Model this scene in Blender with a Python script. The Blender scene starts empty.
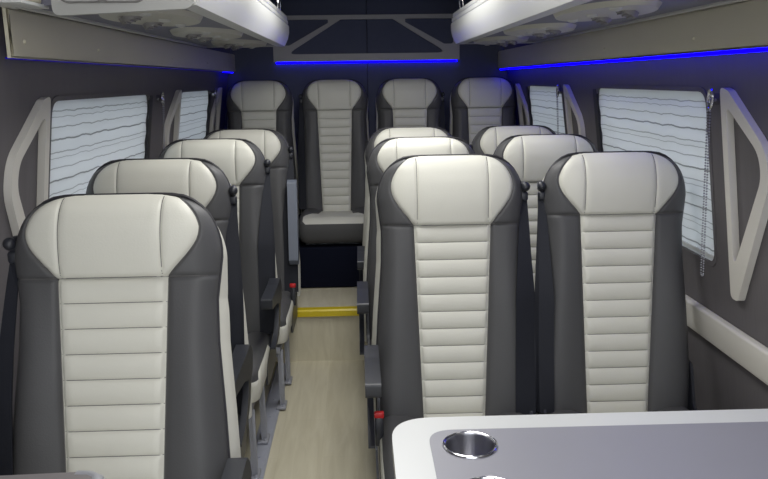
import bpy, bmesh, math, random
from mathutils import Vector, Matrix
from mathutils.geometry import tessellate_polygon
random.seed(4)
SC = bpy.context.scene
COL = SC.collection
PI = math.pi

# ------------------------------------------------------------------ materials
def lin(c):
    return tuple(((v / 255) / 12.92 if v / 255 <= .04045 else ((v / 255 + .055) / 1.055) ** 2.4) for v in c)

def mat(name, rgb, rough=.5, metal=0, bump=0, scale=200, var=0, vscale=6, stretch=None, spec=.5, emis=None, estr=0):
    m = bpy.data.materials.new(name); m.use_nodes = True
    nt = m.node_tree; N = nt.nodes; L = nt.links
    b = N['Principled BSDF']
    c = lin(rgb)
    b.inputs['Base Color'].default_value = (*c, 1)
    b.inputs['Roughness'].default_value = rough
    b.inputs['Metallic'].default_value = metal
    b.inputs['Specular IOR Level'].default_value = spec
    tc = N.new('ShaderNodeTexCoord')
    src = tc.outputs['Object']
    if stretch:
        mp = N.new('ShaderNodeMapping'); mp.inputs['Scale'].default_value = stretch
        L.new(src, mp.inputs['Vector']); src = mp.outputs['Vector']
    if var:
        n = N.new('ShaderNodeTexNoise'); n.inputs['Scale'].default_value = vscale; n.inputs['Detail'].default_value = 4
        L.new(src, n.inputs['Vector'])
        r = N.new('ShaderNodeMix'); r.data_type = 'RGBA'
        r.inputs['A'].default_value = (*[v * (1 - var) for v in c], 1)
        r.inputs['B'].default_value = (*[min(1, v * (1 + var)) for v in c], 1)
        L.new(n.outputs['Fac'], r.inputs['Factor']); L.new(r.outputs['Result'], b.inputs['Base Color'])
    if bump:
        n2 = N.new('ShaderNodeTexNoise'); n2.inputs['Scale'].default_value = scale; n2.inputs['Detail'].default_value = 3
        L.new(src, n2.inputs['Vector'])
        bp = N.new('ShaderNodeBump'); bp.inputs['Strength'].default_value = bump; bp.inputs['Distance'].default_value = .002
        L.new(n2.outputs['Fac'], bp.inputs['Height']); L.new(bp.outputs['Normal'], b.inputs['Normal'])
    if emis:
        b.inputs['Emission Color'].default_value = (*emis, 1); b.inputs['Emission Strength'].default_value = estr
    return m

M = {}
M['cream'] = mat('cream_leather', (206, 205, 194), .5, spec=.35, bump=.18, scale=260, var=.04, vscale=9)
M['grey_leather'] = mat('charcoal_leather', (77, 77, 78), .52, spec=.35, bump=.2, scale=260, var=.06, vscale=9)
M['stitch'] = mat('seam_thread', (96, 94, 92), .7)
M['piping'] = mat('dark_piping', (44, 43, 47), .5)
M['shell'] = mat('seat_back_shell', (88, 87, 90), .5, bump=.1)
M['plastic'] = mat('black_plastic', (40, 42, 48), .38, bump=.1, scale=500)
M['belt'] = mat('navy_webbing', (20, 23, 33), .75, bump=.35, scale=700, stretch=(1, 1, .2))
M['armgrey'] = mat('grey_plastic', (108, 114, 126), .4)
M['red'] = mat('red_button', (190, 30, 34), .4)
M['steel'] = mat('leg_steel', (150, 152, 160), .42, metal=.25, var=.08)
M['track'] = mat('track_alloy', (160, 163, 174), .45, metal=.2, var=.1, vscale=20)
M['wall'] = mat('wall_vinyl', (99, 96, 98), .7, bump=.35, scale=90, var=.07, vscale=40, stretch=(1, 1, .12), spec=.3)
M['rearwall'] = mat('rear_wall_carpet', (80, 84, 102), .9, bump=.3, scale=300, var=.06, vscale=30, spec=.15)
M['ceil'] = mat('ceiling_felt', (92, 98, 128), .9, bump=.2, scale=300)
M['carpet'] = mat('dark_carpet', (17, 20, 34), .95, bump=.6, scale=500, spec=.1)
M['beige'] = mat('beige_panel', (200, 195, 174), .5, bump=.08, scale=400, var=.03)
M['rackwhite'] = mat('rack_white', (192, 193, 191), .35, bump=.05, scale=400)
M['rackend'] = mat('rack_end_grey', (172, 172, 168), .4)
M['under'] = mat('rack_underside', (108, 108, 122), .6, bump=.1)
M['console'] = mat('console_beige', (176, 174, 162), .5)
M['consoledark'] = mat('console_dark', (118, 116, 114), .5)
M['handle'] = mat('handle_beige', (205, 202, 194), .45, bump=.06, scale=500)
M['frametrim'] = mat('frame_trim', (158, 156, 156), .55)
M['rubber'] = mat('black_rubber', (34, 34, 38), .6)
M['chrome'] = mat('chrome', (215, 216, 220), .14, metal=1)
M['brushed'] = mat('brushed_steel', (170, 170, 176), .3, metal=1, bump=.15, scale=300, stretch=(1, 1, .02))
M['cap'] = mat('satin_alloy', (196, 198, 206), .42, metal=.6)
M['tablewhite'] = mat('table_edge_white', (206, 208, 206), .35)
M['tablegrey'] = mat('table_grey', (142, 142, 150), .42, bump=.05, scale=500, var=.03)
M['led'] = mat('blue_led', (0, 0, 20), .6, spec=0, emis=(.001, .0, 1.0), estr=7)
M['led_dim'] = mat('blue_led_dim', (0, 0, 20), .6, spec=0, emis=(.012, .0, 1.0), estr=.25)
M['nosing'] = mat('yellow_nosing', (205, 182, 22), .35, bump=.3, scale=60)
M['chain'] = mat('chain_beads', (150, 150, 156), .3, metal=.8)
M['flapgrey'] = mat('flap_grey', (132, 128, 128), .4)

def wood():
    m = bpy.data.materials.new('pale_wood_vinyl'); m.use_nodes = True
    nt = m.node_tree; N = nt.nodes; L = nt.links; b = N['Principled BSDF']
    tc = N.new('ShaderNodeTexCoord')
    mp = N.new('ShaderNodeMapping'); mp.inputs['Scale'].default_value = (9, .9, 2)
    L.new(tc.outputs['Object'], mp.inputs['Vector'])
    n = N.new('ShaderNodeTexNoise'); n.inputs['Scale'].default_value = 3.2; n.inputs['Detail'].default_value = 7; n.inputs['Distortion'].default_value = .8
    L.new(mp.outputs['Vector'], n.inputs['Vector'])
    r = N.new('ShaderNodeValToRGB')
    r.color_ramp.elements[0].position = .3; r.color_ramp.elements[0].color = (*lin((186, 179, 156)), 1)
    r.color_ramp.elements[1].position = .7; r.color_ramp.elements[1].color = (*lin((200, 194, 172)), 1)
    L.new(n.outputs['Fac'], r.inputs['Fac'])
    br = N.new('ShaderNodeTexBrick'); br.offset = .37
    br.inputs['Color1'].default_value = (1, 1, 1, 1); br.inputs['Color2'].default_value = (.93, .93, .92, 1); br.inputs['Mortar'].default_value = (.82, .81, .78, 1)
    br.inputs['Scale'].default_value = 1; br.inputs['Mortar Size'].default_value = .0012; br.inputs['Brick Width'].default_value = .95; br.inputs['Row Height'].default_value = .18
    mp2 = N.new('ShaderNodeMapping'); mp2.inputs['Rotation'].default_value = (0, 0, PI / 2)
    L.new(tc.outputs['Object'], mp2.inputs['Vector']); L.new(mp2.outputs['Vector'], br.inputs['Vector'])
    mx = N.new('ShaderNodeMix'); mx.data_type = 'RGBA'; mx.blend_type = 'MULTIPLY'; mx.inputs['Factor'].default_value = .55
    L.new(r.outputs['Color'], mx.inputs['A']); L.new(br.outputs['Color'], mx.inputs['B'])
    L.new(mx.outputs['Result'], b.inputs['Base Color'])
    b.inputs['Roughness'].default_value = .5
    return m
M['wood'] = wood()

def blindmat():
    m = bpy.data.materials.new('blind_fabric'); m.use_nodes = True
    nt = m.node_tree; N = nt.nodes; L = nt.links; out = N['Material Output']; N.remove(N['Principled BSDF'])
    tc = N.new('ShaderNodeTexCoord')
    sp = N.new('ShaderNodeSeparateXYZ'); L.new(tc.outputs['Object'], sp.inputs['Vector'])
    def math_(op, a, b=None):
        n = N.new('ShaderNodeMath'); n.operation = op
        for i, v in enumerate((a, b)):
            if v is None: continue
            if isinstance(v, (int, float)): n.inputs[i].default_value = v
            else: L.new(v, n.inputs[i])
        return n.outputs[0]
    mp = N.new('ShaderNodeMapping'); mp.inputs['Scale'].default_value = (0, 8, 2.2); L.new(tc.outputs['Object'], mp.inputs['Vector'])
    n1 = N.new('ShaderNodeTexNoise'); n1.inputs['Scale'].default_value = 1.6; n1.inputs['Detail'].default_value = 3; L.new(mp.outputs['Vector'], n1.inputs['Vector'])
    # printed lines: four uneven levels repeating, each with small bumps along it
    h = math_('ADD', sp.outputs['Z'], math_('MULTIPLY', n1.outputs['Fac'], .016))
    tot = None
    for off, wd, st in ((0, .0015, .6), (.039, .0022, .75), (.077, .0014, .6), (.108, .0011, .5)):
        fr = math_('FRACT', math_('DIVIDE', math_('SUBTRACT', h, off), .126))
        d = math_('MULTIPLY', math_('ABSOLUTE', math_('SUBTRACT', fr, .5)), .126)
        band = N.new('ShaderNodeMapRange'); band.inputs['From Min'].default_value = wd * .7; band.inputs['From Max'].default_value = wd * 1.5
        band.inputs['To Min'].default_value = st; band.inputs['To Max'].default_value = 0; L.new(d, band.inputs['Value'])
        tot = band.outputs[0] if tot is None else math_('MAXIMUM', tot, band.outputs[0])
    fac = tot
    mx = N.new('ShaderNodeMix'); mx.data_type = 'RGBA'
    mx.inputs['A'].default_value = (*lin((226, 228, 230)), 1); mx.inputs['B'].default_value = (*lin((120, 122, 122)), 1)
    L.new(fac, mx.inputs['Factor'])
    df = N.new('ShaderNodeBsdfDiffuse'); tr = N.new('ShaderNodeBsdfTranslucent')
    L.new(mx.outputs['Result'], df.inputs['Color']); L.new(mx.outputs['Result'], tr.inputs['Color'])
    ms = N.new('ShaderNodeMixShader'); ms.inputs[0].default_value = .45
    L.new(df.outputs[0], ms.inputs[1]); L.new(tr.outputs[0], ms.inputs[2]); L.new(ms.outputs[0], out.inputs['Surface'])
    return m
M['blind'] = blindmat()

def glassmat():
    m = bpy.data.materials.new('window_glass'); m.use_nodes = True
    b = m.node_tree.nodes['Principled BSDF']
    b.inputs['Base Color'].default_value = (.75, .8, .8, 1); b.inputs['Roughness'].default_value = .02
    b.inputs['Transmission Weight'].default_value = 1; b.inputs['IOR'].default_value = 1.02
    return m
M['glass'] = glassmat()

# ------------------------------------------------------------------ mesh helpers
def link(name, me, parent=None, loc=None):
    o = bpy.data.objects.new(name, me); COL.objects.link(o)
    if parent is not None: o.parent = parent
    if loc is not None: o.location = loc
    return o

def finish(bm, name, material, smooth=True, angle=40):
    bmesh.ops.recalc_face_normals(bm, faces=bm.faces)
    me = bpy.data.meshes.new(name); bm.to_mesh(me); bm.free()
    mats = material if isinstance(material, (list, tuple)) else [material]
    for k in mats: me.materials.append(M[k])
    if smooth:
        me.shade_smooth()
        try: me.set_sharp_from_angle(angle=math.radians(angle))
        except Exception: pass
    return me

def obj(name, bm, material, parent=None, loc=None, smooth=True, angle=40):
    return link(name, finish(bm, name, material, smooth, angle), parent, loc)

def box(bm, c, s, bevel=0, seg=2, rot=None):
    r = bmesh.ops.create_cube(bm, size=1)
    vs = r['verts']
    mtx = Matrix.Translation(c) @ (rot.to_4x4() if rot else Matrix.Identity(4)) @ Matrix.Diagonal((*s, 1))
    bmesh.ops.transform(bm, matrix=mtx, verts=vs)
    if bevel:
        es = list({e for v in vs for e in v.link_edges})
        bmesh.ops.bevel(bm, geom=es, offset=bevel, segments=seg, affect='EDGES', profile=.5)

def boxobj(name, c, s, m, parent=None, bevel=0, seg=2, rot=None):
    bm = bmesh.new(); box(bm, c, s, bevel, seg, rot); return obj(name, bm, m, parent)

def tube(bm, pts, r, n=8, closed=False):
    pts = [Vector(p) for p in pts]
    rings = []; prev = None
    cnt = len(pts)
    for i, p in enumerate(pts):
        a = pts[(i - 1) % cnt] if (closed or i > 0) else p
        b = pts[(i + 1) % cnt] if (closed or i < cnt - 1) else p
        t = (b - a).normalized()
        if prev is None:
            up = Vector((0, 0, 1)) if abs(t.z) < .9 else Vector((1, 0, 0))
            x = t.cross(up).normalized()
        else:
            x = (prev - t * prev.dot(t)).normalized()
        prev = x; y = t.cross(x)
        rr = r[i] if isinstance(r, (list, tuple)) else r
        rings.append([bm.verts.new(p + (x * math.cos(2 * PI * k / n) + y * math.sin(2 * PI * k / n)) * rr) for k in range(n)])
    for i in range(cnt if closed else cnt - 1):
        A, B = rings[i], rings[(i + 1) % cnt]
        for k in range(n): bm.faces.new((A[k], A[(k + 1) % n], B[(k + 1) % n], B[k]))
    if not closed:
        bm.faces.new(rings[0]); bm.faces.new(rings[-1])

def strap(bm, pts, wdirs, widths, thick):
    """flat strap along pts; wdirs is the width direction at each point"""
    rows = []
    for i, p in enumerate(pts):
        p = Vector(p); w = Vector(wdirs[i]).normalized()
        t = (Vector(pts[min(i + 1, len(pts) - 1)]) - Vector(pts[max(i - 1, 0)])).normalized()
        nn = t.cross(w).normalized() * thick / 2; w = w * widths[i] / 2
        rows.append([bm.verts.new(p + w + nn), bm.verts.new(p - w + nn), bm.verts.new(p - w - nn), bm.verts.new(p + w - nn)])
    for A, B in zip(rows, rows[1:]):
        for k in range(4): bm.faces.new((A[k], A[(k + 1) % 4], B[(k + 1) % 4], B[k]))
    bm.faces.new(rows[0]); bm.faces.new(rows[-1])

def plate(bm, outline, holes, fn0, fn1):
    """solid plate with holes; fn0/fn1 map the 2D outline to the two faces"""
    loops = [[Vector((p[0], p[1], 0)) for p in l] for l in [outline] + list(holes)]
    tris = tessellate_polygon(loops)
    flat = [p for l in loops for p in l]
    A = [bm.verts.new(fn0(p.x, p.y)) for p in flat]; B = [bm.verts.new(fn1(p.x, p.y)) for p in flat]
    for t in tris:
        try:
            bm.faces.new([A[i] for i in t]); bm.faces.new([B[i] for i in reversed(t)])
        except ValueError: pass
    k = 0
    rim = []
    for l in loops:
        n = len(l)
        for i in range(n):
            bm.faces.new((A[k + i], A[k + (i + 1) % n], B[k + (i + 1) % n], B[k + i]))
        k += n

def rounded(pts, r, seg=6):
    """round the corners of a polygon; r may be a list"""
    out = []; n = len(pts)
    for i in range(n):
        p = Vector(pts[i]).to_2d() if len(pts[i]) > 2 else Vector(pts[i])
        a = Vector(pts[i - 1]); b = Vector(pts[(i + 1) % n])
        rr = r[i] if isinstance(r, (list, tuple)) else r
        da = (a - p); db = (b - p)
        ang = da.angle(db)
        t = min(rr / math.tan(ang / 2), da.length * .49, db.length * .49)
        p0 = p + da.normalized() * t; p1 = p + db.normalized() * t
        for k in range(seg + 1):
            s = k / seg
            out.append(tuple((1 - s) ** 2 * p0 + 2 * s * (1 - s) * p + s * s * p1))
    return out

def prism(bm, poly, axis, a, b):
    """extrude a 2D polygon along an axis ('x': poly=(y,z); 'y': poly=(x,z); 'z': poly=(x,y))"""
    def f(v):
        return {'x': lambda u, w: (v, u, w), 'y': lambda u, w: (u, v, w), 'z': lambda u, w: (u, w, v)}[axis]
    plate(bm, poly, [], f(a), f(b))

def tag(o, label, cat, group=None, kind=None):
    if label: o['label'] = label
    if cat: o['category'] = cat
    if group: o['group'] = group
    if kind: o['kind'] = kind
    return o

def thing(name, label, cat, loc=(0, 0, 0), group=None, kind=None):
    o = bpy.data.objects.new(name, None); COL.objects.link(o); o.location = loc; o.empty_display_size = .1
    return tag(o, label, cat, group, kind)

def lerp_table(tab, t):
    if t <= tab[0][0]: return tab[0][1]
    for (a, b), (c, d) in zip(tab, tab[1:]):
        if t <= c: return b + (d - b) * (t - a) / (c - a)
    return tab[-1][1]

# ------------------------------------------------------------------ the seat
TH = math.radians(8)
ZT = 1.285
LEN = .87
def BP(x, d, n):
    """point on the backrest: x across, d down from the top, n out of the face"""
    return Vector((x, -d * math.sin(TH) - n * math.cos(TH), ZT - d * math.cos(TH) + n * math.sin(TH)))

def W(d):
    if d < .14:
        return .122 + .113 * math.sqrt(max(0, 1 - ((.14 - d) / .14) ** 2))
    return lerp_table([(.14, .235), (.24, .223), (.34, .225), (.5, .238), (.7, .251), (.87, .249)], d)

def Bh(d, ds):
    k = d * .222 / ds
    if d <= ds:
        return lerp_table([(0, .117), (.008, .136), (.02, .152), (.035, .167), (.05, .178), (.07, .188), (.09, .1935), (.11, .193), (.125, .189), (.14, .1825), (.16, .170), (.18, .155), (.2, .139), (.222, .1235)], k)
    return .1235 - (d - ds) / (LEN - ds) * .024

PITCH = .0555
def face_n(x, d, ds):
    w = W(d); b = Bh(d, ds); ax = abs(x)
    # rounded outer edge
    r = .052; rt = .05
    qx = max(0, (r - (w - ax)) / r); qd = max(0, (rt - d) / rt) * .97
    q = min(1, math.sqrt(qx * qx + qd * qd))
    n = -r + r * math.sqrt(max(0, 1 - q * q))
    if d <= ds:
        n += .012 * max(0, 1 - (ax / .2) ** 2) * min(1, d / .08)
        n += .016 * math.sin(PI * min(1, d / ds)) * max(0, 1 - (ax / .23) ** 4)
        n -= .006 * math.exp(-((ax - .1125 + 0) / .0035) ** 2) * min(1, d / .03)
        if ax < b: n += .004 * (1 - (ax / b) ** 8)
    else:
        if ax < b:
            t = ((d - ds) / PITCH) % 1
            n += .009 * math.sin(PI * t) ** .5 * min(1, (b - ax) / .012) - .004
        else:
            m = (ax - b) / max(.001, w - b)
            n += .014 * math.sin(PI * min(1, m * .95)) * min(1, (d - ds) / .25)
    # seams
    n -= .007 * math.exp(-((ax - b) / .0045) ** 2)
    n -= .006 * math.exp(-((d - ds) / .004) ** 2)
    return n

def rows(a, b, ds, extra=()):
    out = [a]
    step = .0093
    k = max(2, int(round((b - a) / step)))
    return [a + (b - a) * i / k for i in range(k + 1)]

def grid(name, ds_rows, xs_fn, ds, material):
    bm = bmesh.new(); R = []
    for d in ds_rows:
        R.append([bm.verts.new(BP(x, d, face_n(x, d, ds))) for x in xs_fn(d)])
    for A, B in zip(R, R[1:]):
        for k in range(len(A) - 1):
            bm.faces.new((A[k], A[k + 1], B[k + 1], B[k]))
    return finish(bm, name, material, True, 180)

CACHE = {}
def seat_meshes(ds):
    if (ds, TH) in CACHE: return CACHE[(ds, TH)]
    D = {}
    top_rows = [0, .0015, .004, .008, .013, .02, .028, .036, .045, .055, .066] + rows(.076, ds - .012, ds) + [ds - .006, ds - .003, ds]
    ch = [ds]
    k = 0
    while True:
        base = ds + k * PITCH
        for f in (.04, .1, .2, .35, .5, .65, .8, .9, .96, 1):
            v = base + f * PITCH
            if v < LEN - .001: ch.append(v)
        k += 1
        if base > LEN: break
    ch.append(LEN)
    def centre(d, head):
        b = Bh(d, ds)
        if head:
            fr = [-1, -.985, -.96, -.92, -.86, -.78]
            s = [.1125 - 0]
            xs = [-b, -b + .003, -b + .007, -b + .014]
            sx = s[0]
            inner = [-sx - .008, -sx - .004, -sx, -sx + .004, -sx + .008]
            if b > .135:
                mid = [(-b + .014) + ((-sx - .008) - (-b + .014)) * i / 4 for i in range(1, 4)]
            else:
                inner = [(-b + .014) + (.02) * i / 5 for i in range(1, 6)] if b < sx + .03 else inner
                mid = []
                last = inner[0]
                mid = [(-b + .014) + (last - (-b + .014)) * i / 4 for i in range(1, 4)]
            left = xs + mid + inner
            c0 = inner[-1]
            cen = [c0 + (-c0 - c0) * i / 14 for i in range(1, 14)]
            return left + cen + [-v for v in reversed(left)]
        e = [.0, .003, .007, .012]
        left = [-b + v for v in e]; c0 = left[-1]
        return left + [c0 - 2 * c0 * i / 14 for i in range(1, 14)] + [-v for v in reversed(left)]
    D['head'] = grid('headrest_panel', top_rows, lambda d: centre(d, True), ds, 'cream')
    D['strip'] = grid('centre_panel', ch, lambda d: centre(d, False), ds, 'cream')
    for s in (-1, 1):
        def xs(d, s=s):
            b, w = Bh(d, ds), W(d)
            fr = [0, .04, .09, .16, .25, .35, .45, .55, .65, .74, .82, .88, .93, .97, .99, 1]
            return [s * (b + (w - b) * f) for f in fr]
        D['bolster%d' % s] = grid('bolster', top_rows + ch[1:], xs, ds, 'grey_leather')
    # side panels, shell
    alld = top_rows + ch[1:]
    def depth(d): return lerp_table([(0, .07), (.1, .105), (.3, .12), (.86, .13)], d)
    for s in (-1, 1):
        bm = bmesh.new(); R = []
        for d in [v for v in alld if v >= .05]:
            n0 = -.052
            w = W(d); n1 = -.052 - (depth(d) - .052) * min(1, .25 + (d - .05) * 4.5) * .8
            fl = .017 * min(1, (d - .05) / .22)
            R.append([bm.verts.new(BP(s * (w + fl * math.sin(PI / 2 * f)), d, n0 + (n1 - n0) * f)) for f in (0, .25, .5, .75, 1)])
        for A, B in zip(R, R[1:]):
            for k in range(4): bm.faces.new((A[k], A[k + 1], B[k + 1], B[k]))
        D['side%d' % s] = finish(bm, 'side_panel', 'cream', True, 180)
    # shell: closes top, sides and back
    bm = bmesh.new()
    ring = [(-W(d), d) for d in reversed(alld)] + [(-W(0) + 2 * W(0) * i / 10, 0) for i in range(1, 10)] + [(W(d), d) for d in alld]
    R = []
    for f, inset in ((0, .0015), (.5, .0015), (.85, .006), (1, .03)):
        row = []
        for x, d in ring:
            n = -.0505 + (-depth(d) + .0505) * f
            fl = .0155 * max(0, min(1, (d - .05) / .22)) * math.sin(PI / 2 * min(1, f * 1.25))
            sx = x * (1 - inset / .23) + math.copysign(fl, x); dd = d + inset * (1 if d < .3 else 0)
            row.append(bm.verts.new(BP(sx, dd, n)))
        R.append(row)
    for A, B in zip(R, R[1:]):
        for k in range(len(A) - 1): bm.faces.new((A[k], A[k + 1], B[k + 1], B[k]))
    last = R[-1]; n = len(last)
    for k in range(n // 2):
        a, b, c, d_ = last[k], last[k + 1], last[n - 2 - k], last[n - 1 - k]
        if len({a, b, c, d_}) == 4: bm.faces.new((a, b, c, d_))
        elif len({a, b, c}) == 3: bm.faces.new((a, b, c))
    # bottom closing strip
    bots = [[r[0] for r in R], [r[-1] for r in R]]
    for k in range(3): bm.faces.new((bots[0][k], bots[0][k + 1], bots[1][k + 1], bots[1][k]))
    D['shell'] = finish(bm, 'backrest', 'shell', True, 50)
    # piping round the outer edge of the face
    bm = bmesh.new()
    pr = [(-W(d), d) for d in reversed(alld[::2])] + [(-W(0) + 2 * W(0) * i / 8, -.001) for i in range(1, 8)] + [(W(d), d) for d in alld[::2]]
    tube(bm, [BP(x, d, -.051) for x, d in pr], .0042, 6)
    D['piping'] = finish(bm, 'piping', 'piping')
    bm = bmesh.new()
    for s in (-1, 1):
        sr = [d for d in top_rows if .006 < d < ds - .004]
        tube(bm, [BP(s * (.1125 - 0), d, face_n(.1125 - 0, d, ds) + .0004) for d in sr], .0013, 5)
        al = [d for d in alld if d > .004]
        tube(bm, [BP(s * Bh(d, ds), d, face_n(Bh(d, ds), d, ds) + .0004) for d in al], .0012, 5)
        tube(bm, [BP(s * (Bh(ds, ds) + (W(ds) - .02 - Bh(ds, ds)) * f), ds, face_n(Bh(ds, ds) + (W(ds) - .02 - Bh(ds, ds)) * f, ds, ds) + .0003) for f in [i / 10 for i in range(11)]], .0011, 5)
    tube(bm, [BP(x, ds, face_n(x, ds, ds) + .0003) for x in [-.122 + .244 * i / 20 for i in range(21)]], .0011, 5)
    k = 1
    while ds + k * PITCH < LEN - .01:
        d = ds + k * PITCH; b = Bh(d, ds) - .002
        tube(bm, [BP(x, d, face_n(x, d, ds) + .0006) for x in [-b + 2 * b * i / 20 for i in range(21)]], .0012, 5)  # thread in each channel valley; its dark colour also stands in for crease shade
        k += 1
    D['stitch'] = finish(bm, 'stitching', 'stitch')
    CACHE[(ds, TH)] = D
    return D

def rbox_mesh(name, x0, x1, y0, y1, z0, z1, r, m, crown=0):
    """rounded cushion block, subdivided so that its top can be crowned"""
    bm = bmesh.new()
    box(bm, ((x0 + x1) / 2, (y0 + y1) / 2, (z0 + z1) / 2), (x1 - x0, y1 - y0, z1 - z0), r, 5)
    if crown:
        pass
    return finish(bm, name, m, True, 50)

def cushion_top(x, y):
    """height of the cushion top: raised sides, dished centre, rolled front edge"""
    z = .432 + .09 * min(.5, -y)
    ax = abs(x)
    side = max(0, min(1, (ax - .11) / .05))
    rear = max(0, min(1, (y + .50) / .12))
    z += .022 * side * rear
    f = max(0, (-.52 - y) / .075)
    z -= .03 * min(1, f) ** 2
    e = max(0, (ax - .205) / .035)
    z -= .028 * min(1, e) ** 2
    return z

def shared():
    if ('shared', TH) in CACHE: return CACHE[('shared', TH)]
    S = {}
    # cushion: dark body (sides+front), cream top panel that widens to the front
    def grid_top(name, xs_fn, ys, mtl, lift):
        bm = bmesh.new(); R = []
        for y in ys:
            R.append([bm.verts.new((x, y, cushion_top(x, y) + lift)) for x in xs_fn(y)])
        for A, B in zip(R, R[1:]):
            for k in range(len(A) - 1): bm.faces.new((A[k], A[k + 1], B[k + 1], B[k]))
        for v in bm.verts:
            x, y = v.co.x, v.co.y
            if y < -.545 and abs(x) > .19:
                q = Vector((abs(x) - .19, -.545 - y)); k = math.sqrt(max(0, 1 - (q.y / .05) ** 2))
                if q.x > .05 * k: v.co.x = math.copysign(.19 + .05 * k, x)
        return finish(bm, name, mtl, True, 180)
    ys = [-.06 - .535 * i / 28 for i in range(29)]
    def half(y):
        return lerp_table([(-.595, .208), (-.50, .207), (-.475, .20), (-.45, .18), (-.43, .16), (-.40, .135), (-.36, .118), (-.05, .105)], y)
    S['seat_panel'] = grid_top('seat_panel', lambda y: [-half(y) + 2 * half(y) * i / 18 for i in range(19)], ys, 'cream', .0)
    for s in (-1, 1):
        S['seat_bolster%d' % s] = grid_top('seat_bolster', lambda y: [s * (half(y) + (.24 - half(y)) * i / 8) for i in range(9)], ys, 'grey_leather', .001)
    # body skirt: outline ring from top edge down
    def corner(s, n=7):
        return [(s * (.19 + .05 * math.cos(a)), -.545 - .05 * math.sin(a)) for a in [PI / 2 * i / (n - 1) for i in range(n)]]
    ring = [(-.24, y) for y in ys if y > -.54] + corner(-1) + [(-.17 + .34 * i / 10, -.595) for i in range(0, 11)] + list(reversed(corner(1))) + [(.24, y) for y in reversed(ys) if y > -.54] + [(.24 - .48 * i / 8, -.06) for i in range(1, 8)]
    bm = bmesh.new(); R = []
    for z, ins in ((None, 0), (.42, -.004), (.37, 0), (.335, .012), (.325, .03)):
        row = []
        for x, y in ring:
            zz = cushion_top(x, y) if z is None else z
            row.append(bm.verts.new((x * (1 - ins / .24), y + (ins if y < -.5 else 0), zz)))
        R.append(row)
    n = len(ring)
    for A, B in zip(R, R[1:]):
        for k in range(n): bm.faces.new((A[k], A[(k + 1) % n], B[(k + 1) % n], B[k]))
    bm.faces.new(R[-1])
    S['cushion'] = finish(bm, 'seat_cushion', 'grey_leather', True, 50)
    # cream side panels of the cushion
    for s in (-1, 1):
        bm = bmesh.new()
        path = [(s * .24, y) for y in (-.19, -.25, -.32, -.4, -.47, -.53)] + corner(s) + [(s * .175, -.595)]
        RR = []
        for i, (x, y) in enumerate(path):
            a_ = Vector(path[max(0, i - 1)]); b_ = Vector(path[min(len(path) - 1, i + 1)]); tt = (b_ - a_).normalized(); nn = Vector((tt.y, -tt.x)) * (-s if tt.y * -s < 0 else -s)
            if nn.dot(Vector((x, y + .37))) < 0: nn = -nn
            row = []
            top = .452 - (.02 if y < -.55 else 0) - (.03 if i == 0 else 0)
            for o_, zz in ((.0, top), (.006, top - .008), (.008, .41), (.006, .36), (.0, .345)):
                row.append(bm.verts.new((x + nn.x * o_, y + nn.y * o_, zz)))
            RR.append(row)
        for A, B in zip(RR, RR[1:]):
            for k in range(4): bm.faces.new((A[k], A[k + 1], B[k + 1], B[k]))
        bm.faces.new(RR[0]); bm.faces.new(RR[-1])
        S['cushion_side%d' % s] = finish(bm, 'side_panel', 'cream', True, 50)
    # metal frame, legs
    bm = bmesh.new(); box(bm, (0, -.37, .305), (.42, .40, .035), .006)
    box(bm, (0, -.52, .275), (.40, .03, .03), .004); box(bm, (0, -.22, .275), (.40, .03, .03), .004)
    S['frame'] = finish(bm, 'seat_frame', 'steel')
    for i, (sx, y) in enumerate(((-1, -.52), (1, -.52), (-1, -.22), (1, -.22))):
        bm = bmesh.new()
        x = sx * .2
        prism(bm, [(y - .035, .3), (y + .035, .3), (y + .022, .012), (y - .022, .012)], 'x', x - .006, x + .006)
        box(bm, (x + sx * .008, y - .02, .16), (.02, .006, .28), .002)
        S['leg%d' % i] = finish(bm, 'leg', 'steel', True, 30)
        bm = bmesh.new(); box(bm, (x, y, .015), (.045, .085, .014), .004)
        bmesh.ops.create_uvsphere(bm, u_segments=8, v_segments=5, radius=.009, matrix=Matrix.Translation((x + .012, y - .03, .022)))
        S['foot%d' % i] = finish(bm, 'foot', 'steel', True, 30)
    for s in (-1, 1):
        # hinge cover between cushion and backrest
        bm = bmesh.new()
        prism(bm, rounded([(-.36, .31), (-.06, .31), (-.02, .42), (-.03, .60), (-.09, .60), (-.13, .47), (-.22, .43), (-.36, .40)], .03), 'x', s * .2405, s * .2495)
        S['hinge%d' % s] = finish(bm, 'hinge_cover', 'plastic', True, 40)
        # armrest pad, lowered
        bm = bmesh.new()
        x0, x1 = s * .243, s * .288
        prism(bm, rounded([(-.41, .694), (-.41, .652), (-.36, .646), (-.24, .628), (-.13, .59), (-.075, .60), (-.06, .66), (-.10, .70), (-.2, .694)], [.008, .012, .03, .05, .02, .03, .03, .03, .05]), 'x', x0, x1)
        bmesh.ops.bevel(bm, geom=[e for e in bm.edges if len(e.link_faces) == 2 and e.calc_face_angle(0) > 1.2], offset=.006, segments=2, affect='EDGES')
        S['arm%d' % s] = finish(bm, 'armrest', 'plastic', True, 40)
        bm = bmesh.new()
        arc = [(-.07, .66), (-.075, .58), (-.12, .51), (-.19, .47), (-.27, .455), (-.33, .46)]
        arc2 = [(-.33, .468), (-.27, .475), (-.2, .50), (-.15, .545), (-.125, .60), (-.12, .64)]
        prism(bm, arc + arc2, 'x', s * .262, s * .282)
        S['bracket%d' % s] = finish(bm, 'bracket', 'plastic', True, 40)
        # folded-up armrest
        bm = bmesh.new()
        prism(bm, rounded([(-.155, .63), (-.095, 1.02), (-.065, 1.035), (-.035, 1.0), (-.085, .62), (-.125, .60)], .015), 'x', s * .225, s * .272)
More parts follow.
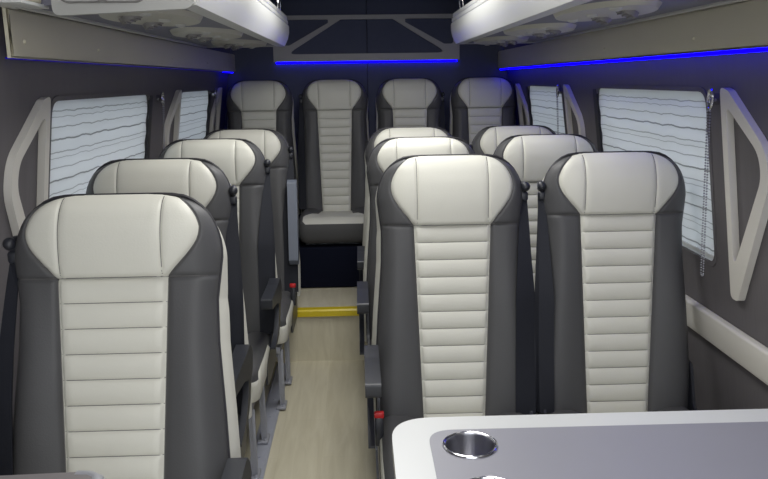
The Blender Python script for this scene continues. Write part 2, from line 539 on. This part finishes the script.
        bmesh.ops.bevel(bm, geom=[e for e in bm.edges if len(e.link_faces) == 2 and e.calc_face_angle(0) > 1.2], offset=.006, segments=2, affect='EDGES')
        S['armup%d' % s] = finish(bm, 'armrest', 'armgrey', True, 40)
        # belt guide
        bm = bmesh.new()
        g = BP(s * .237, .105, -.05)
        box(bm, g, (.022, .04, .034), .009, 3)
        box(bm, g + Vector((0, -.012, -.028)), (.028, .022, .03), .008, 3)
        bmesh.ops.create_uvsphere(bm, u_segments=12, v_segments=8, radius=.015, matrix=Matrix.Translation(g + Vector((s * .004, -.02, .004))))
        S['guide%d' % s] = finish(bm, 'belt_guide', 'plastic')
        # belt webbing hanging from the guide
        for nm, off, ph in (('belt', 0, 0), ('beltback', 1, 1.3)):
            bm = bmesh.new(); P = []; Wd = []; ww = []
            for i in range(29):
                t = i / 28
                d = .135 + t * .70
                u = min(1, t / .45)
                x = s * (.238 - (.009 if s > 0 else -.002) * u + (.008 * u if off else -.002 * u))
                P.append(BP(x, d, -.052 + .066 * u * (1 - off * .3) + .004 * math.sin(7 * t + ph)))
                a = .35 * math.sin(3.2 * t + ph) * s
                Wd.append((math.cos(a), math.sin(a), 0)); ww.append((.022 + (.042 if s > 0 else .026) * u) * (1 - .1 * off))
            strap(bm, P, Wd, ww, .003)
            S['%s%d' % (nm, s)] = finish(bm, 'seat_belt' if nm == 'belt' else 'belt_fold', 'belt', True, 50)
        # buckle
        bm = bmesh.new(); box(bm, (s * .247, -.235, .47), (.026, .018, .10), .005, 2)
        S['buckle%d' % s] = finish(bm, 'buckle', 'plastic')
        bm = bmesh.new(); box(bm, (s * .247, -.239, .524), (.03, .016, .02), .004, 2)
        S['button%d' % s] = finish(bm, 'release_button', 'red')
    # rear-seat mount
    bm = bmesh.new(); box(bm, (0, -.33, .3145), (.40, .34, .024), .004)
    S['mount'] = finish(bm, 'seat_frame', 'steel')
    CACHE[('shared', TH)] = S
    return S

def make_seat(x, y, label, group, ds=.198, z=0, belts=(), arm=0, arm_up=0, buckles=(), rear=False, recline=8, wide=1):
    global TH
    TH = math.radians(recline)
    D = seat_meshes(ds); S = shared()
    t = thing('coach_seat', label, 'seat', (x, y, z), group)
    back = link('backrest', D['shell'], t)
    link('headrest_panel', D['head'], back); link('centre_panel', D['strip'], back)
    for s in (-1, 1):
        link('bolster', D['bolster%d' % s], back); link('side_panel', D['side%d' % s], back)
    link('piping', D['piping'], back); link('stitching', D['stitch'], back)
    c = link('seat_cushion', S['cushion'], t)
    link('seat_panel', S['seat_panel'], c)
    for s in (-1, 1):
        link('seat_bolster', S['seat_bolster%d' % s], c)
        if not rear: link('side_panel', S['cushion_side%d' % s], c)
    if rear:
        link('seat_frame', S['mount'], t)
    else:
        link('seat_frame', S['frame'], t)
        for i in range(4):
            l = link('leg', S['leg%d' % i], t); link('foot', S['foot%d' % i], l)
        for s in (-1, 1): link('hinge_cover', S['hinge%d' % s], t)
    for s in belts:
        link('belt_guide', S['guide%d' % s], t)
        b = link('seat_belt', S['belt%d' % s], t); link('belt_fold', S['beltback%d' % s], b)
    if arm:
        a = link('armrest', S['arm%d' % arm], t); link('bracket', S['bracket%d' % arm], a)
    if arm_up:
        a = link('armrest', S['armup%d' % arm_up], t); a['label'] = 'armrest folded up against the backrest'
    for s in buckles:
        b = link('buckle', S['buckle%d' % s], t); r = link('release_button', S['button%d' % s], b); r['label'] = 'red release button'
    if rear: t.scale = (.91, 1, 1)
    else: t.scale = (wide, 1, 1)
    return t

GL, GA, GW, GR = 'single seats along the left wall', 'aisle seats of the right-hand pairs', 'window seats of the right-hand pairs', 'seats of the raised rear row'
make_seat(-.544, 1.651, 'large cream and charcoal coach seat in front, before the left window handle', GL, ds=.185, belts=(-1,), arm=1, recline=14, wide=.975)
make_seat(-.648, 2.394, 'cream and charcoal seat directly behind the frontmost single seat, beside the large left window', GL, belts=(1,), arm=1)
make_seat(-.635, 3.218, 'third single seat from the front along the left wall, armrest lowered over the aisle', GL, belts=(1,), arm=1)
make_seat(-.590, 3.860, 'rearmost single seat on the left, with its grey armrest folded up', GL, belts=(1,), arm_up=1, buckles=(1,))
make_seat(.292, 2.360, 'cream and charcoal seat between the aisle and another seat, just behind the white-edged table', GA, ds=.22, belts=(1,), arm=-1, buckles=(-1,))
make_seat(.269, 3.131, 'middle of the three aisle seats on the right, only its headrest top and armrest showing', GA, belts=(1,), arm=-1)
make_seat(.270, 3.813, 'rearmost of the three aisle seats on the right, in front of the raised row', GA, belts=(1,), arm=-1)
make_seat(.828, 2.368, 'cream and charcoal seat behind the table, under the window with the bead chain', GW, ds=.198, belts=(-1,))
make_seat(.802, 3.161, 'middle of the three window seats on the right, headrest rising behind the front pair', GW, belts=(-1,))
make_seat(.806, 3.800, 'rearmost of the three window seats on the right, beside the small rear window', GW, belts=(-1,))
ZR = .245
make_seat(-.640, 4.950, 'raised rear seat in the left corner, blue light falling on its headrest', GR, z=ZR, rear=True)
make_seat(-.152, 4.950, 'raised rear seat facing straight down the aisle, its cushion in view', GR, z=ZR, rear=True, belts=(-1,))
make_seat(.336, 4.950, 'raised rear seat second from the right wall, behind the aisle seats', GR, z=ZR, rear=True, belts=(1,))
make_seat(.826, 4.950, 'raised rear seat in the right corner, blue light at its upper right', GR, z=ZR, rear=True)

# ------------------------------------------------------------------ the shell of the van
CX = .075
def wx(z, s, out=0):
    return CX + s * (1.005 + .135 * (1.2 - z) + out)
YF, YB = -1.3, 5.27
def structure(o, label=None):
    o['kind'] = 'structure'
    if label: o['label'] = label
    return o

WIN = [(2.25, 3.31), (3.88, 4.66)]
def win_outline(a, b, z0, z1, r=.05): return rounded([(a, z0), (b, z0), (b, z1), (a, z1)], r, 5)
for s, side in ((-1, 'left'), (1, 'right')):
    bm = bmesh.new()
    holes = [win_outline(a, b, .935, 1.475) for a, b in WIN]
    plate(bm, [(YF, 0), (YB + .06, 0), (YB + .06, 2.06), (YF, 2.06)], holes, lambda y, z: (wx(z, s), y, z), lambda y, z: (wx(z, s, .05), y, z))
    structure(obj('wall_' + side, bm, 'wall', smooth=False))
    bm = bmesh.new()
    ya = 2.2 if s < 0 else YF
    box(bm, (0, (ya + YB) / 2, 0), (.028, YB - ya, .10), .008, 3)
    o = obj('trim_1' if s < 0 else 'trim_2', bm, 'handle', smooth=True)
    o.location = (wx(.72, s, -.013), 0, .72); o.rotation_euler = (0, s * math.atan(.135) * -1, 0)
    structure(o)
# floor
bm = bmesh.new(); box(bm, (CX, (YF + 3.94) / 2, -.025), (2.5, 3.94 - YF, .05)); structure(obj('floor', bm, 'wood', smooth=False))
bm = bmesh.new(); box(bm, (CX, (3.94 + YB) / 2 + .03, .125), (2.42, YB - 3.94 + .06, .34)); structure(obj('platform', bm, 'wood', smooth=False), 'raised wood-look floor under the rear row')
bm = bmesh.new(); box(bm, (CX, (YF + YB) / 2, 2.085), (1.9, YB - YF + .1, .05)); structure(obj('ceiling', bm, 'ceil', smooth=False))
# rear wall: two door leaves with a joint between
for i, (a, b) in enumerate(((-1.1, .068), (.072, 1.25))):
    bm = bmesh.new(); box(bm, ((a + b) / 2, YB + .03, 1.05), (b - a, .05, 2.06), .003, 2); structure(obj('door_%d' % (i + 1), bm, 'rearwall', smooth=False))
bm = bmesh.new(); box(bm, (CX, YB + .075, 1.05), (2.4, .03, 2.1)); structure(obj('wall_rear', bm, 'rubber', smooth=False))

# windows: frame, pane
k = 0
for s, side in ((-1, 'left'), (1, 'right')):
    for a, b in WIN:
        k += 1
        t = thing('window_%d' % k, None, None, (0, 0, 0), None, 'structure')
        bm = bmesh.new()
        plate(bm, win_outline(a - .012, b + .012, .923, 1.487, .06), [win_outline(a + .003, b - .003, .938, 1.472, .048)],
              lambda y, z: (wx(z, s, -.004), y, z), lambda y, z: (wx(z, s, .045), y, z))
        obj('window_frame', bm, 'wall', t, smooth=False)
        bm = bmesh.new()
        plate(bm, rounded([(b - .008, .945), (b + .036, .945), (b + .036, 1.468), (b - .008, 1.468)], .012, 3), [], lambda y, z: (wx(z, s, -.0065), y, z), lambda y, z: (wx(z, s, .003), y, z))
        obj('seal', bm, 'rubber', t, smooth=False)
        bm = bmesh.new()
        plate(bm, win_outline(a, b, .935, 1.475), [], lambda y, z: (wx(z, s, .036), y, z), lambda y, z: (wx(z, s, .04), y, z))
        obj('glass', bm, 'glass', t, smooth=False)

# blinds with bead chains
def bead_chain(bm, y, s, z0, z1, y2=None):
    pts = []
    n = int((z1 - z0) / .0085)
    for j in range(n): pts.append((y - .008, z1 - (z1 - z0) * j / n))
    for j in range(5): 
        a = PI * j / 4
        pts.append((y - .008 * math.cos(a), z0 - .008 * math.sin(a)))
    for j in range(n): pts.append((y + .008, z0 + (z1 - z0) * j / n))
    xx = wx(z1, s, -.030)
    for i, (yy, zz) in enumerate(pts):
        bmesh.ops.create_icosphere(bm, subdivisions=1, radius=.0033, matrix=Matrix.Translation((xx + s * (z1 - zz) * .09, yy + (z1 - zz) * .12, zz)))

BL = {(-1, 0): 'white wavy-lined blind in the big window beside the front left seats', (-1, 1): 'white wavy-lined blind in the small rear window on the left',
      (1, 0): 'white wavy-lined blind in the big window beside the hanging bead chain', (1, 1): 'white wavy-lined blind in the small rear window on the right'}
for s in (-1, 1):
    for wi, (a, b) in enumerate(WIN):
        bm = bmesh.new()
        ny, nz = 40, 30; V = []
        y0, y1, z0, z1 = a + .0035, b - .0035, .9385, 1.4715
        for thick in (.006, .009):
            G = []
            for j in range(nz + 1):
                z = z0 + (z1 - z0) * j / nz
                G.append([bm.verts.new((wx(z, s, thick + .002 * math.sin(z * 70 + .8 * math.sin(i * .5))), y0 + (y1 - y0) * i / ny, z)) for i in range(ny + 1)])
            V.append(G)
        for G in V:
            for j in range(nz):
                for i in range(ny): bm.faces.new((G[j][i], G[j][i + 1], G[j + 1][i + 1], G[j + 1][i]))
        A, B = V
        for j in range(nz):
            for i in (0, ny): bm.faces.new((A[j][i], A[j + 1][i], B[j + 1][i], B[j][i]))
        for i in range(ny):
            for j in (0, nz): bm.faces.new((A[j][i], A[j][i + 1], B[j][i + 1], B[j][i]))
        t = thing('window_blind', BL[(s, wi)], 'blind', (0, 0, 0), 'blinds over the side windows')
        obj('blind_fabric', bm, 'blind', t, smooth=True, angle=60)
        bm = bmesh.new()
        plate(bm, [(y0, .95), (y1, .95), (y1, .962), (y0, .962)], [], lambda y, z: (wx(z, s, -.002), y, z), lambda y, z: (wx(z, s, .012), y, z))
        obj('bottom_bar', bm, 'tablewhite', t, smooth=False)
        cy = {(1, 0): 2.172, (1, 1): 3.865, (-1, 0): 3.43, (-1, 1): 4.70}[(s, wi)]
        bm = bmesh.new()
        zc = 1.452
        g = Vector((wx(zc, s, -.014), cy, zc))
        rot = Matrix.Translation(g) @ Matrix.Rotation(PI / 2, 4, 'Y')
        bmesh.ops.create_cone(bm, cap_ends=True, segments=20, radius1=.017, radius2=.017, depth=.022, matrix=rot)
        tube(bm, [g + Vector((-s * .013, .015 * math.cos(q), .028 * math.sin(q))) for q in [2 * PI * i / 20 for i in range(20)]], .0045, 6, True)
        obj('chain_wheel', bm, 'chrome', t)
        bm = bmesh.new(); bead_chain(bm, cy, s, 0.915 if wi == 0 and s > 0 else 1.2, zc); c = obj('bead_chain', bm, 'chain', t)

# triangular grab handles
def handle(dy, s, label):
    out = rounded([(2.122, 1.49), (2.075, 1.478), (1.89, 1.33), (1.88, 1.24), (2.08, .868), (2.122, .868)], [.02, .03, .13, .13, .02, .02], 6)
    hole = rounded([(2.092, 1.438), (1.928, 1.318), (1.918, 1.252), (2.094, .965)], [.016, .09, .09, .014], 6)
    bm = bmesh.new()
    plate(bm, [(y + dy, z) for y, z in out], [[(y + dy, z) for y, z in hole]], lambda y, z: (wx(z, s, -.022), y, z), lambda y, z: (wx(z, s, -.001), y, z))
    es = [e for e in bm.edges if len(e.link_faces) == 2 and .9 < e.calc_face_angle(0)]
    bmesh.ops.bevel(bm, geom=es, offset=.006, segments=3, affect='EDGES', profile=.5)
    o = obj('grab_rail', bm, 'handle', smooth=True, angle=50)
    return tag(o, label, 'handle', 'triangular wall handles')
handle(.075, -1, 'cream triangular grab handle on the left wall above the frontmost seat')
handle(1.70, -1, 'cream triangular grab handle between the two left windows')
handle(2.84, -1, 'cream triangular grab handle in the far left corner by the rear row')
handle(0, 1, 'cream triangular grab handle at the right wall near the hanging bead chain')
handle(1.65, 1, 'cream triangular grab handle between the two right windows')
handle(2.80, 1, 'cream triangular grab handle in the far right corner by the rear row')

# valances above the windows, with the blue light strips under them
def valance(name, s, xf, y0, label):
    xw = wx(1.64, s, .02)
    bm = bmesh.new()
    pr = [(xf, 1.584), (xf, 1.702), (xf + s * .014, 1.702), (xf + s * .014, 1.584)]
    prism(bm, pr, 'y', y0, YB + .01)
    es = [e for e in bm.edges if all(abs(v.co.x - xf) < 1e-4 for v in e.verts)]
    bmesh.ops.bevel(bm, geom=es, offset=.005, segments=2, affect='EDGES')
    for yy in (y0 + .07, y0 + .62, y0 + 1.6, y0 + 2.4):
        bmesh.ops.create_uvsphere(bm, u_segments=10, v_segments=6, radius=.0055, matrix=Matrix.Translation((xf, yy, 1.625)))
    return structure(obj(name, bm, 'beige', smooth=True, angle=30), label)
valance('trim_3', -1, -.83, 1.895, 'beige valance panel above the left windows')
valance('trim_4', 1, .97, .6, 'beige valance panel above the right windows')
for segs, s, xf, lab in (([(1.91, 4.88), (4.90, 5.25)], -1, -.83, ['thin dim blue light strip under the beige valance on the left wall', 'brighter rear end piece of the left light strip, added for the blue corner glow']),  # second left piece is added, brighter, to cast the blue glow in the corner
                         ([(.62, 2.735), (2.765, 5.25)], 1, .97, ['nearer of the two blue light strips under the right valance, above the big window', 'farther of the two blue light strips under the right valance, reaching the rear corner'])):
    for (a, b), l in zip(segs, lab):
        bm = bmesh.new(); h = .004 if s < 0 else .009
        box(bm, (xf + s * (.021 if s < 0 and a < 4 else .016), (a + b) / 2, (1.5865 if s < 0 and a < 4 else 1.5835) - h / 2), (.012, b - a, h), .001, 1)
        tag(obj('led_strip', bm, 'led' if s > 0 or a > 4 else 'led_dim'), l, 'light strip', 'blue light strips')
# front trim block that closes the left rack and valance
bm = bmesh.new(); box(bm, (-.86, 1.86, 1.765), (.22, .16, .115), .008, 3); structure(obj('trim_5', bm, 'beige'))
bm = bmesh.new(); box(bm, (-.79, 1.85, 1.7035), (.09, .16, .008), .002, 2); structure(obj('trim_6', bm, 'tablewhite'))

# overhead luggage shelves
def rack(s, xi, y0, y1, label):
    t = thing('luggage_shelf', label, 'luggage rack', (0, 0, 0), 'overhead luggage racks')
    X = lambda v: xi + s * v                      # v grows from the aisle side towards the wall
    xo = abs((wx(1.75, s, -.0)) - xi)
    # fascia
    prof = [(.0, 1.70), (-.012, 1.702), (-.030, 1.74), (-.037, 1.77), (-.038, 1.80), (-.036, 1.808), (-.030, 1.812), (-.034, 1.817), (-.033, 1.832), (-.026, 1.836), (-.030, 1.841), (-.027, 1.858), (-.012, 1.868), (.01, 1.868), (.012, 1.74), (.03, 1.712), (.03, 1.70)]
    bm = bmesh.new(); prism(bm, [(X(v), z) for v, z in prof], 'y', y0, y1)
    obj('fascia', bm, 'rackwhite', t, smooth=True, angle=35)
    # tray body with underside
    bm = bmesh.new()
    prism(bm, [(X(.03), 1.705), (X(.03), 1.722), (X(xo - .02), 1.722), (X(xo - .02), 1.705)], 'y', y0 + .012, y1 - .012)
    obj('tray', bm, 'under', t, smooth=False)
    # lip along the valance
    bm = bmesh.new(); box(bm, (CX + s * (abs(xi - CX) + .405 if s > 0 else abs(xi - CX) + .405), (y0 + y1) / 2, 1.7035), (.02, y1 - y0, .012), .003, 2)
    obj('edge_lip', bm, 'rackend', t)
    # end caps
    for ye, sg in ((y0, -1), (y1, 1)):
        w = .32
        bm = bmesh.new()
        pl = rounded([(X(-.012), 1.692), (X(w), 1.678), (X(w), 1.90), (X(-.03), 1.90)], [.028, .02, .02, .03], 6)
        if sg > 0:
            pl = [(X(v), z) for v, z in prof[:14]] + [(X(.25), 1.86), (X(.36), 1.80), (X(.40), 1.725), (X(.40), 1.70)]
        prism(bm, pl, 'y', ye, ye + sg * .02)
        es = [e for e in bm.edges if len(e.link_faces) == 2 and e.calc_face_angle(0) > 1.2]
        bmesh.ops.bevel(bm, geom=es, offset=.005, segments=2, affect='EDGES')
        cap = obj('end_cap', bm, 'rackend', t)
        if sg < 0:
            inr = rounded([(X(.10), 1.708), (X(w - .02), 1.708), (X(w - .02), 1.885), (X(.10), 1.885)], .025, 6)
            bm = bmesh.new(); tube(bm, [(x, ye - .0205, z) for x, z in inr], .0028, 6, True)
            obj('inset_seam', bm, 'consoledark', cap)
            bm = bmesh.new()
            bmesh.ops.create_cone(bm, cap_ends=True, segments=20, radius1=.012, radius2=.012, depth=.008, matrix=Matrix.Translation((X(.2), ye - .022, 1.718)) @ Matrix.Rotation(PI / 2, 4, 'X'))
            obj('latch', bm, 'consoledark', cap)
    # consoles of vents and reading lamps under the tray
    cxs = X(.165)
    for cy in (2.17, 2.95, 3.73):
        if s < 0: cx = X(.165)
        else: cx = X(.155)
        bm = bmesh.new()
        loop = [(cx + .122 * math.cos(a) * (1 + .06 * math.cos(2 * a)), cy + .28 * math.sin(a)) for a in [2 * PI * i / 48 for i in range(48)]]
        plate(bm, loop, [], lambda x, y: (x, y, 1.706), lambda x, y: (cx + (x - cx) * .93, cy + (y - cy) * .96, 1.691))
        cons = obj('console', bm, 'console', t, smooth=True, angle=40)
        for dy in (-.10, .12):
            bm = bmesh.new()
            mt = Matrix.Translation((cx + s * .03, cy + dy, 1.688)) @ Matrix.Rotation(.35 * s, 4, 'Y')
            bmesh.ops.create_cone(bm, cap_ends=True, segments=24, radius1=.028, radius2=.032, depth=.014, matrix=mt)
            for q in (-.014, 0, .014): box(bm, mt @ Vector((q, 0, -.008)), (.005, .044, .004))
            obj('vent', bm, 'consoledark', cons, smooth=True, angle=40)
        for dy in (-.19, .01, .2):
            bm = bmesh.new()
            bmesh.ops.create_uvsphere(bm, u_segments=16, v_segments=8, radius=.018, matrix=Matrix.Translation((cx - s * .03, cy + dy, 1.692)) @ Matrix.Diagonal((1, 1, .5, 1)))
            obj('reading_lamp', bm, 'rackend', cons)
    # wire loop at the rear end of the top edge
    bm = bmesh.new()
    tube(bm, [(X(.0), y1 - .20, 1.862), (X(-.005), y1 - .205, 1.90), (X(-.005), y1 - .2, 1.94), (X(-.005), y1 - .15, 1.955), (X(-.005), y1 - .10, 1.94), (X(-.005), y1 - .085, 1.90), (X(0), y1 - .085, 1.862)], .0055, 8)
    obj('wire_loop', bm, 'chrome', t)
    return t
rack(-1, -.395, 1.885, 4.13, 'white overhead luggage rack on the left side, above the single seats')
rack(1, .540, .9, 4.10, 'white overhead luggage rack on the right side, above the seat pairs')

# truss-like frame on the rear wall
bm = bmesh.new()
out = [(-.565, 1.648), (.70, 1.648), (.70, 1.95), (-.565, 1.95)]
holes = [rounded([(-.475, 1.697), (.615, 1.697), (.245, 1.922), (-.105, 1.922)], .018, 4),
         rounded([(-.525, 1.922), (-.525, 1.755), (-.455, 1.755), (-.19, 1.90), (-.19, 1.922)], [.02, .02, .02, .006, .006], 4),
         rounded([(.66, 1.922), (.33, 1.922), (.33, 1.90), (.595, 1.755), (.66, 1.755)], [.02, .006, .006, .02, .02], 4)]
plate(bm, out, holes, lambda x, z: (x, YB - .02, z), lambda x, z: (x, YB + .004, z))
tag(obj('truss_frame', bm, 'frametrim', smooth=False), 'grey truss-like frame mounted high on the rear wall', 'frame')
bm = bmesh.new(); box(bm, (.068, YB - .008, 1.6415), (1.235, .014, .011), .001, 1)
tag(obj('led_strip', bm, 'led'), 'straight blue light strip under the frame on the rear wall', 'light strip', 'blue light strips')

# yellow nosing on the step, dark bench base
bm = bmesh.new()
prism(bm, [(3.922, .262), (3.938, .262), (3.938, .296), (3.975, .296), (3.975, .300), (3.930, .300), (3.922, .292)], 'x', -1.0, 1.14)
tag(obj('step_nosing', bm, 'nosing', smooth=False), 'shiny yellow edge strip along the step in the aisle', 'step edge')
bm = bmesh.new(); box(bm, (CX, 4.81, .424), (1.98, .88, .246), .008, 2)
tag(obj('bench_base', bm, 'carpet'), 'dark carpeted base box under the raised rear row', 'seat base')
# alloy floor tracks
for i, (x, lab) in enumerate(((-.436, 'alloy floor track at the left edge of the aisle under the single seats'), (-.836, 'alloy floor track by the left wall'),
                (.081, 'alloy floor track at the right edge of the aisle'), (.481, 'alloy floor track under the inner side of the aisle seats'),
                (.595, 'alloy floor track under the inner side of the window seats'), (.995, 'alloy floor track by the right wall'))):
    bm = bmesh.new()
    box(bm, (x, 2.35, .0035), (.075, 3.1, .007), .002, 1)
    for q in (-.03, .03): box(bm, (x + q, 2.35, .0075), (.007, 3.1, .006), .001, 1)
    for j in range(16):
        bmesh.ops.create_cone(bm, cap_ends=True, segments=8, radius1=.006, radius2=.005, depth=.004, matrix=Matrix.Translation((x, .95 + j * .19, .0085)))
    tag(obj('floor_track', bm, 'track'), lab, 'floor track', 'floor tracks for the seats')

# table with cup holders
t = thing('conference_table', 'white-edged grey table with round steel cup holders in the front right corner', 'table', (.58, 1.25, 0))
tz = .80
L_ = (-.58, -1.25)
out = rounded([(.056, .96), (1.075, .96), (1.075, 1.507), (.056, 1.513)], [.09, .03, .03, .095], 10)
cups = [(.211, 1.378), (.219, 1.197)]
ch = [[(cx + .0505 * math.cos(a), cy + .0505 * math.sin(a)) for a in [2 * PI * i / 40 for i in range(40)]] for cx, cy in cups]
T2 = lambda z: (lambda x, y: (x + L_[0], y + L_[1], z))
bm = bmesh.new(); plate(bm, out, ch, T2(tz - .03), T2(tz))
es = [e for e in bm.edges if len(e.link_faces) == 2 and e.calc_face_angle(0) > 1.2 and all((Vector((v.co.x - L_[0], v.co.y - L_[1])) - Vector(c)).length > .06 for v in e.verts for c in cups)]
bmesh.ops.bevel(bm, geom=es, offset=.006, segments=3, affect='EDGES')
obj('tabletop', bm, 'tablewhite', t, angle=40)
inset = rounded([(.131, 1.03), (1.04, 1.03), (1.04, 1.443), (.131, 1.449)], [.05, .02, .02, .055], 8)
bm = bmesh.new(); plate(bm, inset, ch, T2(tz - .002), T2(tz + .0012))
obj('inset_panel', bm, 'tablegrey', t, smooth=False)
for cx, cy in cups:
    bm = bmesh.new()
    pr = [(.0, -.062), (.040, -.062), (.045, -.056), (.0475, -.002), (.049, .003), (.0525, .0045), (.0555, .003), (.056, .0012)]
    R = []
    for r, z in pr:
        R.append([bm.verts.new((cx + L_[0] + max(r, 1e-4) * math.cos(2 * PI * i / 48), cy + L_[1] + max(r, 1e-4) * math.sin(2 * PI * i / 48), tz + z)) for i in range(48)])
    for A, B in zip(R, R[1:]):
        for i in range(48): bm.faces.new((A[i], A[(i + 1) % 48], B[(i + 1) % 48], B[i]))
    c = obj('cup_holder', bm, 'chrome' if 0 else 'brushed', t, angle=40)
    bm = bmesh.new()
    tube(bm, [(cx + L_[0] + .0525 * math.cos(2 * PI * i / 48), cy + L_[1] + .0525 * math.sin(2 * PI * i / 48), tz + .0025) for i in range(48)], .0034, 8, True)
    obj('rim', bm, 'chrome', c)
bm = bmesh.new()
bmesh.ops.create_cone(bm, cap_ends=True, segments=32, radius1=.04, radius2=.035, depth=.75, matrix=Matrix.Translation((0.05, 0, .395)))
obj('pedestal', bm, 'steel', t)
bm = bmesh.new(); bmesh.ops.create_cone(bm, cap_ends=True, segments=40, radius1=.17, radius2=.15, depth=.02, matrix=Matrix.Translation((.05, 0, .0225)))
obj('base_plate', bm, 'steel', t)

# small grey fold-out table at the left
t = thing('side_table', 'grey tabletop with a chrome-capped end before the front left seat', 'table', (-.72, 1.15, 0))
bm = bmesh.new()
out = rounded([(-.965 + .72, -.16), (-.50 + .72, -.16), (-.50 + .72, .172), (-.965 + .72, .155)], [.02, .05, .05, .02], 8)
plate(bm, out, [], lambda x, y: (x, y, .772), lambda x, y: (x, y, .80))
es = [e for e in bm.edges if len(e.link_faces) == 2 and e.calc_face_angle(0) > 1.2]
bmesh.ops.bevel(bm, geom=es, offset=.006, segments=3, affect='EDGES')
obj('tabletop', bm, 'flapgrey', t, angle=40)
bm = bmesh.new()
tube(bm, [(.172, .168, .787), (.197, .166, .787), (.213, .155, .787), (.222, .13, .787), (.225, .0, .787), (.222, -.12, .787), (.205, -.155, .787)], .0155, 10)
obj('edge_cap', bm, 'cap', t)
bm = bmesh.new(); prism(bm, [(-.25, .771), (.12, .771), (.10, .755), (-.25, .55)], 'y', -.02, .02)
obj('support_bracket', bm, 'steel', t, smooth=False)

# ------------------------------------------------------------------ light
def area(name, loc, size, size_y, power, rgb=(1, 1, 1), rot=(0, 0, 0)):
    l = bpy.data.lights.new(name, 'AREA'); l.shape = 'RECTANGLE'; l.size = size; l.size_y = size_y; l.energy = power; l.color = rgb
    o = bpy.data.objects.new(name, l); COL.objects.link(o); o.location = loc; o.rotation_euler = rot
    return o
area('ceiling_lamp', (CX, .2, 2.05), .6, .8, 17, (1, .99, .96))
area('ceiling_lamp', (CX, 1.9, 2.05), .5, .8, 11, (1, .99, .96))
area('ceiling_lamp', (CX, 3.1, 2.05), .5, .8, 14, (1, .99, .96))

w = bpy.data.worlds.new('World'); SC.world = w; w.use_nodes = True
w.node_tree.nodes['Background'].inputs[0].default_value = (.93, .96, 1, 1)
w.node_tree.nodes['Background'].inputs[1].default_value = 2.5

# ------------------------------------------------------------------ camera
yaw, pitch, roll = (math.radians(v) for v in (1.82, 12.02, .8))
fwd = Vector((math.sin(yaw) * math.cos(pitch), math.cos(yaw) * math.cos(pitch), -math.sin(pitch)))
right = Vector((math.cos(yaw), -math.sin(yaw), 0)); up = right.cross(fwd)
Rr = right * math.cos(roll) - up * math.sin(roll); Uu = right * math.sin(roll) + up * math.cos(roll)
cam = bpy.data.cameras.new('Camera'); co = bpy.data.objects.new('Camera', cam); COL.objects.link(co)
mw = Matrix((Rr, Uu, -fwd)).transposed().to_4x4(); mw.translation = (0, 0, 1.52)
co.matrix_world = mw
cam.sensor_fit = 'HORIZONTAL'; cam.sensor_width = 36; cam.lens = 36 * 750 / 768; cam.clip_start = .02
SC.camera = co
SC.view_settings.view_transform = 'Standard'; SC.view_settings.look = 'None'; SC.view_settings.gamma = 1; SC.view_settings.exposure = 0.1
SC.view_settings.use_curve_mapping = False
SC.cycles.max_bounces = 8
SC.cycles.use_denoising = True
